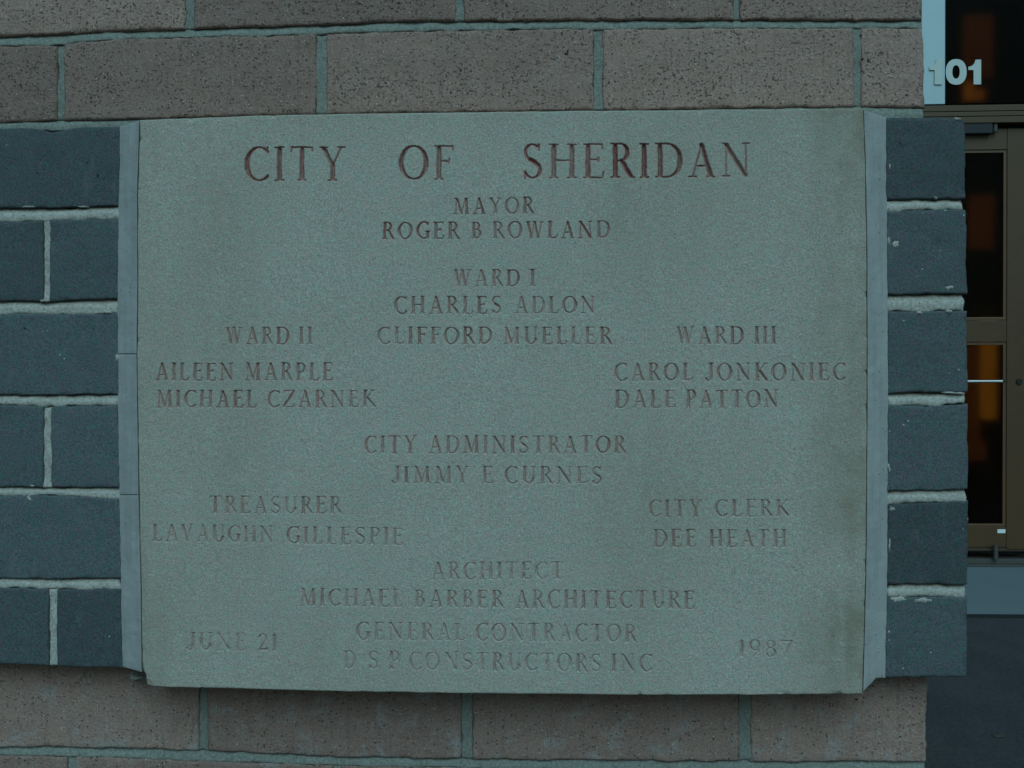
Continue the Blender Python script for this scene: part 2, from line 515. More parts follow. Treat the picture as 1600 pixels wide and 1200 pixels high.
J1u = lin([(0, 57), (100, 52), (200, 47), (300, 45), (400, 42), (500, 38), (620, 33), (800, 31.5), (1000, 30), (1440, 31)], 1)
J1l = lin([(0, 72), (90, 70), (120, 65), (200, 60), (300, 57), (400, 55), (550, 51), (650, 48), (800, 45), (1100, 44), (1440, 43)], 1)
J2u = lin([(0, 192), (100, 188), (200, 186), (400, 180), (550, 177), (700, 175), (800, 173), (1000, 171), (1150, 168), (1340, 166), (1445, 168)], 1)
J9u = lin([(0, 1168), (200, 1170), (320, 1174), (450, 1180), (550, 1184), (700, 1187), (900, 1188.5), (1150, 1191), (1440, 1191)], 1)
J9l = lin([(0, 1180), (200, 1184), (320, 1190), (550, 1197), (900, 1203), (1440, 1206)], 1)
BTOP = lin([(0, 1010), (1440, 1030)], 1)       # hidden behind the belt / stone

MJ = dict(step=.003, rnd=.0025, edge=.0018, face=.0010)
def brown(name_x, top, bot, seed, mats=None, thick=.092):
    return slab('brick', pier, M['brown'], name_x[0], name_x[1], top, bot, 0.0, thick, step=.004, rnd=.003, edge=.0015, face=.0007, seed=seed)

def row(top, bot, joints, x_left, seed, jw=11):
    """joints: list of (x_left_edge, x_right_edge) mortar pixel extents; the row ends at the pier corner"""
    xs = x_left
    for k, (a, b) in enumerate(joints):
        brown((xs, a), top, bot, seed + k * 11)
        xs = b
    brown((xs, EDGE), top, bot, seed + 97)

offs = lambda f, dy: (lambda x: f(x) + dy)
# row A : above J1 (from y about -98 to 32)
J0l = offs(J1l, -144); J0u = offs(J1u, -143)
row(J0l, J1u, [(-152, -141), (289, 302), (712, 724), (1147, 1157)], -580, 11)
# row B : J1..J2
row(J1l, J2u, [(-350, -338), (89, 99), (494, 510), (928, 942), (1334, 1346)], -700, 211)
# row C : below the belt
row(BTOP, J9u, [(-110, -98), (311, 323), (722, 738), (1155, 1173)], -540, 411)
# row D below J9
J10u = offs(J9u, 143); J10l = offs(J9l, 144)
row(J9l, J10u, [(-320, -308), (105, 117), (520, 532), (945, 957)], -720, 611)

# hidden mortar beds and perps of brown bricks
def bed(top, bot, xr, d, seed, mat='mortar', prof=None, xl=-760, lift=0, **kw):
    a = dict(MJ); a.update(kw)
    return slab('mortar_joint', pier, M[mat], xl, xr, top, bot, d, .06, seed=seed, prof=prof, lift=lift, **a)
slant = lambda U, V: .0052 * (1 - V) ** 1.6 + .0006
cove = lambda U, V: .0012 + .0022 * (1 - (2 * V - 1) ** 2)
perp = lambda U, V: .0015 + .0015 * (1 - (2 * U - 1) ** 2)
EDGEM = lambda y: EDGE(y) - 1.5
for (a, b, s) in ((J1u, J1l, 1), (J9u, J9l, 2)):
    bed(offs(a, -1.2), offs(b, 1.2), EDGEM, 0, 300 + s, prof=slant)
bed(J0u, J0l, EDGEM, 0, 303, prof=slant)
bed(J10u, J10l, EDGEM, 0, 304, prof=slant)
# joint between the upper brown course and the belt / stone: wide squeezed bed
JB = lin([(0, 204), (187, 204), (400, 196), (1350, 190), (1445, 190)], 1)
bed(offs(J2u, -1.0), JB, EDGEM, 0, 310, prof=lambda U, V: .0035 * np.clip(1 - V * 3, 0, 1) + .0003, edge=.0008)
def perps(lst, top, bot, seed):
    for k, (a, b) in enumerate(lst):
        slab('mortar_joint', pier, M['mortar'], a - 1, b + 1, top, bot, 0.0, .06, seed=seed + k, prof=perp, **MJ)
perps([(-152, -141), (289, 302), (712, 724), (1147, 1157)], J0l, offs(J1u, -.5), 320)
perps([(-350, -338), (89, 99), (494, 510), (928, 942), (1334, 1346)], offs(J1l, .5), offs(J2u, -.5), 330)
perps([(-110, -98), (311, 323), (722, 738), (1155, 1173)], BTOP, offs(J9u, -.5), 340)
perps([(-320, -308), (105, 117), (520, 532), (945, 957)], offs(J9l, .5), J10u, 350)

# regular courses further up, down and back round the corner, outside the photo
def reg_brick(x0, x1, y0, y1, z0, z1):
    return box('brick', pier, M['brown'], x0, x1, y0, y1, z0, z1, .002)
PITCH_Z = .1016
xe, zlow = ht(1447, 1349, 0)
_, zhigh = ht(1441, -100, 0)
xe = ht(1448, 600, 0)[0]
xfar = -1.15
r = 0
z = zlow
while z - .012 - .09 > ASPH - .02:
    z1 = z; z0 = z - .0916 if z - .0916 > ASPH else ASPH
    x = xe
    w0 = .295 if r % 2 else .142
    while x > xfar:
        reg_brick(max(x - w0, xfar), x, 0, .092, z0, z1); x -= w0 + .0102; w0 = .295
    z = z0 - .0100; r += 1
z = zhigh
for r in range(5):
    z0 = z + .0100; z1 = z0 + .0916
    x = xe
    w0 = .295 if r % 2 == 0 else .142
    while x > xfar:
        reg_brick(max(x - w0, xfar), x, 0, .092, z0, z1); x -= w0 + .0102; w0 = .295
    z = z1
ZTOP = z
# core with mortar-coloured face, and the return side
core = box('mortar_backing', pier, M['mortar'], xfar, xe - .004, .006, .40, ASPH, ZTOP - .003)
z = ASPH
r = 0
while z < ZTOP - .05:
    ys = [(.103, .398)] if r % 2 == 0 else [(.103, .246), (.256, .398)]
    for (a, b) in ys:
        reg_brick(xe - .095, xe, a, b, z, min(z + .0916, ZTOP))
    z += .1016; r += 1

# ---- belt of dark grey bricks
XBL = poly([(200, 188), (350, 185), (480, 184), (620, 185), (770, 187), (900, 189), (1040, 192)])   # ends at the splay (left)
XBR = poly([(190, 1384), (400, 1386), (600, 1387), (900, 1386), (1040, 1383)])
XC = poly([(190, 1508), (400, 1511), (600, 1513), (850, 1513), (1050, 1511)])
# left joints: upper edge, lower edge
LJ = [
    (lin([(0, 325), (90, 325), (185, 321)], 1), lin([(0, 346), (75, 344), (187, 341)], 1)),
    (lin([(0, 470), (70, 471), (185, 467)], 1), lin([(0, 492), (20, 489), (150, 491), (185, 488)], 1)),
    (lin([(0, 617), (90, 617), (185, 616)], 1), lin([(0, 632), (80, 635), (187, 633)], 1)),
    (lin([(0, 761), (90, 762), (185, 762)], 1), lin([(0, 774), (90, 774), (187, 779)], 1)),
    (lin([(0, 904), (100, 905), (190, 903)], 1), lin([(0, 918), (90, 921), (190, 921)], 1)),
]
RJ = [
    (lin([(1385, 312), (1508, 310)], 1), lin([(1385, 330), (1450, 327), (1511, 327)], 1)),
    (lin([(1385, 460), (1512, 458)], 1), lin([(1385, 486), (1440, 486), (1512, 486)], 1)),
    (lin([(1388, 615), (1450, 613), (1512, 613)], 1), lin([(1388, 633), (1450, 634), (1512, 631)], 1)),
    (lin([(1388, 767), (1512, 765)], 1), lin([(1388, 788), (1440, 786), (1512, 783)], 1)),
    (lin([(1386, 913), (1512, 914)], 1), lin([(1386, 934), (1450, 932), (1512, 934)], 1)),
]
LT = lin([(0, 200), (50, 199), (80, 207), (110, 199), (187, 198)], 1)
LB = lin([(0, 1038), (80, 1041), (190, 1044)], 1)
RT = lin([(1385, 184), (1480, 183), (1500, 184), (1508, 187)], 1)
RB = lin([(1385, 1059), (1508, 1058)], 1)
BELT_T = D1 + .09
def grey(xl, xr, top, bot, seed, face=.0005):
    return slab('dark_brick', pier, M['grey'], xl, xr, top, bot, D1, BELT_T, step=.0035, rnd=.0022, edge=.0011, face=face, seed=seed)
lt = [LT] + [b for a, b in LJ]
lb = [a for a, b in LJ] + [LB]
vj = {1: (68, 77), 3: (67.5, 79), 5: (76, 88)}
bslant = lambda U, V: .0060 * np.clip(1 - V * 1.9, 0, 1) ** 1.3 + .0008 + .0015 * np.clip(V - .85, 0, 1) * 6
bshade = lambda U, V: np.clip(1 - V * 2.4, 0, 1)  # painted shade, darkest along the upper edge of each joint
XLE = poly([(0, 196), (1200, 196)])
for i in range(6):
    if i in vj:
        a, b = vj[i]
        grey(-350, a, lt[i], lb[i], 700 + i); grey(b, XBL, lt[i], lb[i], 720 + i)
        slab('mortar_joint', pier, M['bmortar'], a - 1, b + 1, offs(lt[i], .5), offs(lb[i], -.5), D1, .06, seed=740 + i, prof=lambda U, V: .0014 + .0010 * (1 - (2 * U - 1) ** 2), crevice_shade=lambda U, V: V * 0, **MJ)
        grey(-560, -362, lt[i], lb[i], 790 + i)
    else:
        grey(-230, XBL, lt[i], lb[i], 760 + i); grey(-560, -242, lt[i], lb[i], 780 + i)
for i, (a, b) in enumerate(LJ):
    slab('mortar_joint', pier, M['bmortar'], -560, lambda y: XBL(y) - 1.0, offs(a, -1.5), offs(b, 1.5), D1, .06, seed=800 + i * 7, prof=bslant, crevice_shade=bshade, step=.0025, rnd=.002, edge=.0024, face=.0009)
rt = [RT] + [b for a, b in RJ]
rb = [a for a, b in RJ] + [RB]
for i in range(6):
    grey(XBR, XC, rt[i], rb[i], 900 + i)
for i, (a, b) in enumerate(RJ):
    slab('mortar_joint', pier, M['bmortar'], lambda y: XBR(y) + .5, lambda y: XC(y) - 4, offs(a, -1.5), offs(b, 2), D1, .06, seed=850 + i * 7, prof=bslant, crevice_shade=bshade, step=.0022, rnd=.0025, edge=.0028, face=.0011)
# belt core and its return along the side of the pier
_, zb0 = ht(1400, 1055, D1); _, zb1 = ht(1400, 188, D1)
xc = ht(1512, 600, D1)[0]
xs1 = ht(1380, 600, D1)[0]
box('mortar_backing', pier, M['bmortar'], xfar, ht(190, 600, D1)[0], -D1 + .012, -.0002, zb0 + .004, zb1 - .004)
box('mortar_backing', pier, M['bmortar'], xs1, xc - .006, -D1 + .012, .395, zb0 + .004, zb1 - .004)
for i in range(6):
    zz0 = zb0 + .002 + i * (zb1 - zb0) / 6; zz1 = zz0 + .090
    a0 = .055
    for (ya, yb) in ([(.062, .356), (.366, .396)] if i % 2 else [(.062, .20), (.21, .396)]):
        box('dark_brick', pier, M['grey'], xe - .002, xc, ya, yb, zz0, zz1, .002)
# left, out of frame: more belt bricks
for i in range(6):
    zz0 = ht(-560, float(lb[i](-560)), D1)[1]; zz1 = ht(-560, float(lt[i](-560)), D1)[1]
    xq = ht(-560, 600, D1)[0] - .010
    box('dark_brick', pier, M['grey'], xfar, xq, -D1, -.001, zz0, zz1, .002)

# lumps of squeezed mortar on the dark bricks
def blob(px, py, rx, ry, d, mat, parent, seed, h=.0022, name='mortar_smear'):
    n, rings = 22, 5
    rs = np.random.RandomState(seed)
    ang = np.linspace(0, 2 * math.pi, n, endpoint=False)
    wob = 1 + .35 * np.sin(ang * 2 + rs.rand() * 6) * rs.rand() + .3 * np.sin(ang * 5 + rs.rand() * 6) * rs.rand() + .12 * rs.randn(n)
    V = [(*hit(px, py, d), )]
    verts = []
    x0, z0 = ht(px, py, d)
    verts.append((x0, -d - h, z0))
    for k in range(1, rings + 1):
        f = k / rings
        for a, wv in zip(ang, wob):
            x1, z1 = ht(px + rx * f * wv * math.cos(a), py + ry * f * wv * math.sin(a), d)
            verts.append((x1, -d - h * (1 - f ** 2.2) * (.75 + .4 * rs.rand()) + (.0006 if k == rings else 0), z1))
    faces = [(0, 1 + (j + 1) % n, 1 + j) for j in range(n)]
    for k in range(rings - 1):
        for j in range(n):
            a = 1 + k * n + j; b = 1 + k * n + (j + 1) % n
            faces.append((a, b, b + n, a + n))
    me = bpy.data.meshes.new('mesh'); me.from_pydata(verts, [], faces)
    for p in me.polygons: p.use_smooth = True
    me.update()
    return link(name, me, mat, parent)
for i, (x, y, rx, ry, hh) in enumerate([
    (1399, 381, 9, 8, .0012), (1389, 377, 3, 9, .002), (1484, 449, 9, 5, .0012),
    (1437, 489, 5, 4.5, .003), (1483, 487, 8, 4, .003), (1462, 309, 4, 3, .003), (1391, 328, 5, 5, .002), (1490, 614, 18, 3, .003),
    (1389, 732, 3, 9, .002), (1394, 795, 6, 5, .0025), (1404, 937, 15, 6, .0015), (1440, 938, 20, 5, .0015),
    (1389, 987, 2.5, 4, .0015), (183, 560, 4, 7, .003), (166, 488, 9, 4, .003), (46, 779, 4, 6, .002), (50, 759, 5, 2, .002),
    (1390, 260, 2, 8, .001), (45, 323, 14, 2, .002), (130, 323, 12, 2, .002), (70, 470, 9, 3, .003), (1496, 186, 8, 3, .002),
    (1389, 1000, 2, 3, .0015), (1390, 850, 2, 14, .001)]):
    blob(x, y, rx * .8, ry * .8, D1 - .0004, M['bmortar'], pier, 40 + i, hh * .8)

M['spot'] = mat_simple('hole_shade', (.018, .012, .012), .7, 0, .3, 200, .3)  # near-black blobs paint the dark inside of small holes in the bricks
for i, (x, y, rr) in enumerate([(8, 226, 3), (26, 233, 1.3), (63, 250, 1.6), (58.5, 270.5, 3.4), (51.5, 274.5, 2), (69, 264, 1.5), (81, 274, 1.2), (153.5, 274.5, 3.6), (162.5, 279, 1.8), (137, 254, 2),
    (125, 300, 1.6), (88, 282, 1.3), (10, 263, 2), (156, 250, 1), (1406, 224, 1.6), (39, 513, 2), (25, 866, 1.5)]):
    blob(x, y, rr, rr * .95, D1 - .0002, M['spot'], pier, 400 + i, .0006, 'dark_spot')
for i, (x, y, a, b) in enumerate([(1356.5, 95, 4, 3), (1348, 92, 2, 1.5), (1345, 55, 1.5, 1.5), (885, 84, 3.5, 2), (887, 80, 1.8, 3), (1417, 148, 2, 1), (1338, 1093, 2.3, 2), (720, 110, 2, 2.5), (255, 88, 2, 1.6), (602, 96, 5, 1), (613, 93, 3, 1)]):
    blob(x, y, a, b, -.0001, M['spot'], pier, 450 + i, .0007, 'dark_spot')

# ================================================================== CARVED STONE
stone = empty('cornerstone', (0, -.03, ht(780, 1078, D2)[1]), 'pale limestone cornerstone carved with city officials in worn reddish lettering, splayed sides', 'cornerstone')
T_, t_ = .155, .072
def arc(cx, cy, rx, ry, a0, a1, n=16, thick=T_, thin=t_):
    s = []
    for i in range(n):
        a = math.radians(a0 + (a1 - a0) * i / n); b = math.radians(a0 + (a1 - a0) * (i + 1) / n)
        mid = (a + b) / 2
        wv = thin + (thick - thin) * abs(math.cos(mid)) ** 1.6
        s.append((cx + rx * math.cos(a), cy + ry * math.sin(a), cx + rx * math.cos(b), cy + ry * math.sin(b), wv))
    return s
def ser(x, y, l=.105, r=.105): return [(x - l, y, x + r, y, t_ * .9)]
def stem(x, y0=0.03, y1=.97, w=T_, top=True, bot=True):
    s = [(x, y0, x, y1, w)]
    if top: s += ser(x, y1)
    if bot: s += ser(x, y0)
    return s
B0, B1 = .03, .97
G = {}
G['I'] = (.26, stem(.13))
G['C'] = (.66, arc(.40, .5, .32, .47, 48, 312) + [(.615, .97, .615, .80, t_), (.62, .18, .60, .14, t_)])
G['G'] = (.70, arc(.40, .5, .32, .47, 48, 300) + [(.61, .97, .61, .80, t_), (.60, .42, .60, .08, T_), (.50, .42, .70, .42, t_), (.42, .03, .60, .08, t_)])
G['O'] = (.76, arc(.38, .5, .32, .47, 0, 360, 26))
G['T'] = (.64, stem(.32, top=False) + [(.05, B1, .59, B1, t_), (.05, B1, .04, .86, t_), (.59, B1, .60, .86, t_)])
G['Y'] = (.68, [(.34, .03, .34, .47, T_), (.34, .45, .11, B1, T_ * .9), (.34, .45, .57, B1, t_)] + ser(.34, B0) + ser(.11, B1, .09, .09) + ser(.57, B1, .09, .08))
G['F'] = (.52, stem(.14) + [(.14, B1, .49, B1, t_), (.49, B1, .50, .84, t_), (.14, .54, .40, .54, t_), (.40, .60, .40, .48, t_)])
G['E'] = (.56, stem(.14) + [(.14, B1, .49, B1, t_), (.49, B1, .50, .84, t_), (.14, .54, .40, .54, t_), (.40, .60, .40, .48, t_), (.14, B0, .51, B0, t_), (.51, B0, .54, .18, t_)])
G['L'] = (.53, stem(.14) + [(.14, B0, .48, B0, t_), (.48, B0, .52, .18, t_)])
G['H'] = (.74, stem(.14) + stem(.60) + [(.14, .52, .60, .52, t_)])
G['D'] = (.72, stem(.14) + [(.14, B1, .34, B1, t_), (.14, B0, .34, B0, t_)] + arc(.34, .5, .31, .47, -90, 90, 14))
G['P'] = (.54, stem(.14) + [(.14, B1, .28, B1, t_), (.14, .48, .28, .48, t_)] + arc(.28, .725, .19, .245, -90, 90, 10, T_ * .9))
G['R'] = (.62, stem(.14) + [(.14, B1, .27, B1, t_), (.14, .50, .28, .50, t_)] + arc(.27, .735, .18, .235, -90, 90, 10, T_ * .9) + [(.30, .50, .54, .04, T_ * .9), (.54, .03, .62, .03, t_)])
G['B'] = (.58, stem(.14) + [(.14, B1, .27, B1, t_), (.14, .54, .28, .54, t_), (.14, B0, .28, B0, t_)] + arc(.27, .755, .16, .215, -90, 90, 10, T_ * .85) + arc(.28, .285, .20, .255, -90, 90, 10, T_ * .95))
G['A'] = (.70, [(.12, .03, .35, .98, t_), (.35, .98, .58, .03, T_ * .95), (.20, .34, .49, .34, t_)] + ser(.12, B0, .09, .09) + ser(.58, B0, .09, .09))
G['M'] = (.88, [(.14, .03, .18, B1, t_), (.18, B1, .44, .08, T_ * .9), (.44, .08, .70, B1, t_), (.71, B1, .74, .03, T_)] + ser(.14, B0, .09, .09) + ser(.74, B0, .09, .09) + ser(.16, B1, .08, .0) + ser(.72, B1, .0, .08))
G['N'] = (.78, [(.14, .03, .14, B1, t_), (.14, B1, .63, .04, T_ * .95), (.64, .04, .64, B1, t_)] + ser(.14, B0, .09, .09) + ser(.13, B1, .09, .02) + ser(.64, B1, .09, .09))
G['S'] = (.54, arc(.27, .745, .18, .225, 40, 250, 12, T_ * .75) + [(.20, .545, .34, .455, T_), (.33, .46, .42, .37, T_ * .9)] + arc(.265, .255, .19, .225, -150, 35, 12, T_ * .75) + [(.43, .97, .43, .80, t_), (.08, .02, .08, .20, t_)])
G['W'] = (.94, [(.10, B1, .28, .03, T_ * .9), (.28, .03, .45, B1, t_), (.45, B1, .63, .03, T_ * .9), (.63, .03, .82, B1, t_)] + ser(.10, B1, .09, .09) + ser(.45, B1, .09, .05) + ser(.82, B1, .08, .09))
G['V'] = (.70, [(.11, B1, .34, .03, T_ * .95), (.34, .03, .58, B1, t_)] + ser(.11, B1, .09, .09) + ser(.58, B1, .09, .09))
G['U'] = (.70, [(.14, B1, .14, .32, T_), (.58, B1, .58, .32, t_)] + arc(.36, .32, .22, .29, 180, 360, 12) + ser(.14, B1) + ser(.58, B1, .09, .09))
G['K'] = (.68, stem(.14) + [(.56, B1, .20, .50, t_), (.26, .56, .60, .03, T_ * .95)] + ser(.56, B1, .09, .09) + ser(.60, B0, .08, .09))
G['Z'] = (.62, [(.08, B1, .56, B1, t_), (.56, B1, .06, B0, T_), (.06, B0, .56, B0, t_), (.08, B1, .07, .84, t_), (.56, B0, .58, .18, t_)])
G['J'] = (.42, [(.30, B1, .30, .22, T_)] + arc(.16, .20, .14, .18, 200, 360, 9, T_ * .8) + ser(.30, B1))
G['1'] = (.30, [(.16, .03, .16, B1, T_), (.16, B1, .05, .88, t_)] + ser(.16, B0, .09, .09))
G['2'] = (.56, arc(.27, .72, .19, .25, -25, 165, 12, T_ * .9) + [(.44, .62, .07, .06, t_ * 1.3), (.07, .05, .50, .05, T_ * .8), (.50, .05, .53, .18, t_)])
G['7'] = (.54, [(.06, B1, .50, B1, T_ * .7), (.50, B1, .22, .03, T_ * .9), (.06, B1, .05, .83, t_)])
G['8'] = (.54, arc(.27, .745, .17, .225, 0, 360, 16, T_ * .8) + arc(.27, .265, .20, .24, 0, 360, 16, T_ * .9))
G['9'] = (.54, arc(.27, .68, .20, .29, 0, 360, 16, T_ * .9) + [(.47, .70, .43, .35, T_ * .8), (.43, .35, .17, .03, t_)])

# word, x0, x1, y_top(left), y_base(left), y_top(right), y_base(right), pigment, depth
TX = [
 ('CITY', 380.6, 540, 229, 284, 229, 283, .80, 1.0), ('OF', 623, 709, 227, 282, 226.5, 281, .80, 1.0), ('SHERIDAN', 815.5, 1174, 224, 280, 223, 277, .80, 1.0),
 ('MAYOR', 708, 834, 309, 335, 308, 334, .62, 1), ('ROGER', 597, 718, 347, 374, 347, 373.5, .62, 1), ('B', 736.5, 753, 347, 373, 347, 373, .62, .9), ('ROWLAND', 769.5, 953, 346, 373, 345, 372, .58, .9),
 ('WARD', 709, 812, 421, 448, 421, 447, .52, .85), ('I', 827, 837, 421, 447, 421, 447, .5, .9),
 ('CHARLES', 615.5, 784, 463, 491, 463, 490, .5, .9), ('ADLON', 804, 930, 463, 490, 463, 489, .42, .75),
 ('CLIFFORD', 589.5, 769, 511, 538, 511, 538, .48, .85), ('MUELLER', 785.5, 956, 511, 538, 511, 538, .44, .75),
 ('WARD', 353, 451.5, 511, 538, 511, 538, .52, .75), ('II', 467, 488, 511, 538, 511, 538, .5, .9),
 ('WARD', 1057, 1162, 510.5, 538, 510.5, 538, .45, .8), ('III', 1179, 1212, 510, 538, 510, 538, .45, .9),
 ('AILEEN', 243, 364.5, 567.5, 595, 567, 594.5, .55, .9), ('MARPLE', 382, 520, 567, 595, 567, 594.5, .5, .85),
 ('MICHAEL', 244, 400, 610, 637, 610, 637, .52, .9), ('CZARNEK', 417.5, 586, 610, 637, 610, 636.5, .45, .75),
 ('CAROL', 960, 1082, 567.5, 595.5, 567.5, 595, .42, .8), ('JONKONIEC', 1102, 1321, 567.5, 596, 567.5, 595, .42, .8),
 ('DALE', 960.5, 1055, 610, 638, 609.5, 637, .4, .8), ('PATTON', 1072, 1216, 609.5, 638, 609, 637, .36, .7),
 ('CITY', 569, 651, 681, 709, 681, 708.5, .45, .8), ('ADMINISTRATOR', 670, 977.5, 681, 709, 681, 708.5, .42, .75),
 ('JIMMY', 612, 733, 728.5, 755.5, 728.5, 755.5, .4, .8), ('E', 753.5, 770.5, 728.5, 755.5, 728.5, 755.5, .42, .8), ('CURNES', 788, 941.5, 729, 756, 729, 756, .38, .7),
 ('TREASURER', 327, 533, 775.5, 802.5, 776, 803, .34, .7), ('LAVAUGHN', 238.5, 427, 819, 846, 822, 849, .26, .6), ('GILLESPIE', 447, 630, 823, 850, 825, 852, .32, .75),
 ('CITY', 1013.5, 1097, 781, 808, 781, 808, .3, .7), ('CLERK', 1117, 1233, 780.5, 808, 781, 807, .3, .8),
 ('DEE', 1020.5, 1088, 827.5, 855.5, 827.5, 855, .3, .8), ('HEATH', 1108, 1229, 827.5, 855, 827.5, 855, .3, .8),
 ('ARCHITECT', 674, 880, 878, 906, 878, 905, .2, .65),
 ('MICHAEL', 468, 629, 919.5, 947, 921, 949, .24, .7), ('BARBER', 647, 787, 921.5, 949, 922.5, 950, .24, .7), ('ARCHITECTURE', 805, 1085, 922.5, 951, 924, 952, .24, .7),
 ('GENERAL', 556.5, 726, 972.5, 1000.5, 974, 1001, .18, .6), ('CONTRACTOR', 743.5, 994, 974, 1002, 975.5, 1003.5, .18, .65),
 ('D', 537.5, 555.5, 1017, 1044.5, 1017.5, 1045, .16, .65), ('S', 575, 592, 1017.5, 1045.5, 1018, 1046, .12, .6), ('P', 607, 624, 1018, 1046, 1018, 1046, .14, .6),
 ('CONSTRUCTORS', 639, 939.5, 1018.5, 1047, 1022, 1050, .12, .6), ('INC', 955, 1019, 1022, 1050, 1022.5, 1050, .2, .7),
 ('JUNE', 292, 384, 988.5, 1016.5, 990, 1017, .10, .5), ('21', 403, 432.5, 990.5, 1017, 991, 1017.5, .3, .65),
 ('1987', 1154, 1238, 1000, 1027, 1000, 1027, .2, .6),
]
SXL = poly([(188, 218), (300, 215), (450, 215), (553, 214), (773, 217), (900, 220), (1050, 222), (1066, 224), (1073, 228)])
SXR = poly([(170, 1349), (250, 1352), (400, 1354.5), (560, 1355), (700, 1354.5), (900, 1353), (1084, 1348)])
STOP = poly([(215, 187.5), (400, 180.5), (520, 178), (700, 175.5), (900, 173), (1100, 171.5), (1350, 169.5)])
SBOT = poly([(222, 1070), (240, 1073), (400, 1077), (560, 1081), (760, 1084), (1000, 1086), (1200, 1086), (1348, 1084.5)])

rows = []
y = 0.0
fine_bands = [(.04, .985)]
bands = [(222, 290), (302, 380), (414, 499), (503, 644), (672, 763), (768, 861), (870, 958), (965, 1056)]
yy = 170.0
vs = []
while yy < 1090:
    vs.append(yy)
    isf = any(a - 3 <= yy <= b + 3 for a, b in bands)
    yy += .82 if isf else (1.2 if yy < 182 or yy > 1072 else 2.4)
vs = (np.array(vs) - 170) / (1090 - 170)
vs = np.append(vs, 1.0)
nx = 1380
us = np.linspace(0, 1, nx)
U, V = np.meshgrid(us, vs)
Yn = 170 + V * 920
X = SXL(Yn) * (1 - U) + SXR(Yn) * U
tp, bt = STOP(X), SBOT(X)
tl = 179.0; bl = 1078.0
# keep rows level through the lettering, bend only towards the top and bottom edges
Vv = (Yn - 170) / 920
Y = tp + (bt - tp) * Vv
Wm, Hm = 1130 / 1500., 900 / 1500.
wx, wz = hit(X, Y, D2)
gid = np.zeros(U.shape, np.int32)
dep = np.zeros(U.shape)
pig = np.zeros(U.shape)
MPP = 1 / 1500.0
rs = np.random.RandomState(5)
jx = (vnoise(X, Y, 9, 31) * .5 + vnoise(X, Y, 4, 33) * .35)
jy = (vnoise(X, Y, 9, 32) * .5 + vnoise(X, Y, 4, 34) * .35)
letters = []
for (word, x0, x1, yt0, yb0, yt1, yb1, pg, dp) in TX:
    Hc = (yb0 - yt0 + yb1 - yt1) / 2
    ws = [G[c][0] for c in word]
    gap = .13 if Hc > 40 else .19
    tot = sum(ws) + gap * (len(word) - 1)
    sx = (x1 - x0) / tot
    xc_ = x0
    for ci, c in enumerate(word):
        gw, segs = G[c]
        f = (xc_ - x0) / max(1, (x1 - x0))
        yt = yt0 + (yt1 - yt0) * f + rs.uniform(-.4, .4); yb = yb0 + (yb1 - yb0) * f + rs.uniform(-.4, .4)
        hh = yb - yt
        # window
        uc0 = (xc_ - 8 - 228) / (1130.) ; uc1 = (xc_ + gw * sx + 8 - 214) / 1130.
        i0 = max(0, int((uc0 - .01) * nx)); i1 = min(nx, int((uc1 + .012) * nx))
        rr = np.where((Y[:, (i0 + i1) // 2] > yt - 4) & (Y[:, (i0 + i1) // 2] < yb + 4))[0]
        r0, r1 = rr[0], rr[-1] + 1
        PX = X[r0:r1, i0:i1] + jx[r0:r1, i0:i1]; PY = Y[r0:r1, i0:i1] + jy[r0:r1, i0:i1]
        best = np.full(PX.shape, -99.)
        for (a, b, a2, b2, wv) in segs:
            if wv > t_ * 1.3:
                pull = (wv - t_) / 2
                b = min(max(b, .03 + pull), .97 - pull); b2 = min(max(b2, .03 + pull), .97 - pull)
            if Hc < 40: wv *= 1.10
            if Hc > 40: wv *= .93 if wv > t_ * 1.3 else .80
            ax, ay = xc_ + a * sx, yb - b * hh
            bx, by = xc_ + a2 * sx, yb - b2 * hh
            ll = (bx - ax) ** 2 + (by - ay) ** 2 + 1e-9
            t = np.clip(((PX - ax) * (bx - ax) + (PY - ay) * (by - ay)) / ll, 0, 1)
            dd = np.hypot(PX - ax - t * (bx - ax), PY - ay - t * (by - ay))
            best = np.maximum(best, wv * hh / 2 - dd)
        k = len(letters) + 1
        dp2 = .75 + .3 * dp; pg2 = min(1, .36 + .95 * pg); ls = dp2 * rs.uniform(.8, 1.15)
        lp = pg2 * rs.uniform(.75, 1.2)
        er = 1 - (1 - dp) * 1.5 * np.clip(.5 + vnoise(PX, PY, 11, 77) * .9, 0, 1)
        slope = 1.9
        dd = np.clip(best + .25, 0, 4.2) * slope * MPP * ls * np.clip(er, .25, 1)
        msk = best > -.35
        sub = gid[r0:r1, i0:i1]
        sub[msk] = k
        dep[r0:r1, i0:i1] = np.maximum(dep[r0:r1, i0:i1], dd)
        pg_ = np.clip((best + .35) / .95, 0, 1) * lp * (.75 + .35 * np.clip(1 - er, 0, .6))
        # shade painted in: pigment weighted to the upper walls, thinned on lit lower ones
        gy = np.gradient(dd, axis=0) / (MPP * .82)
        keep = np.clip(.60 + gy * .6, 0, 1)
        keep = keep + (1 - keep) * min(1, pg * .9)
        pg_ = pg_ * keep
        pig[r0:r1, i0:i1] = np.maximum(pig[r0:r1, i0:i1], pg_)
        letters.append(c)
        xc_ += (gw + gap) * sx
# face relief: rounded, chipped border and a faintly uneven rubbed surface
eL = U * Wm; eR = (1 - U) * Wm; eT = Vv * Hm; eB = (1 - Vv) * Hm
e = np.minimum(np.minimum(eL, eR), np.minimum(eT, eB))
rr_ = .0013 * (1 + .6 * vnoise(wx, wz, .015, 51))
q = np.clip(rr_ - e, 0, None)
edged = rr_ - np.sqrt(np.clip(rr_ ** 2 - q ** 2, 0, None))
chips = np.clip(vnoise(wx, wz, .009, 52) - .5, 0, 1) * np.clip(1 - e / .004, 0, 1) * .005
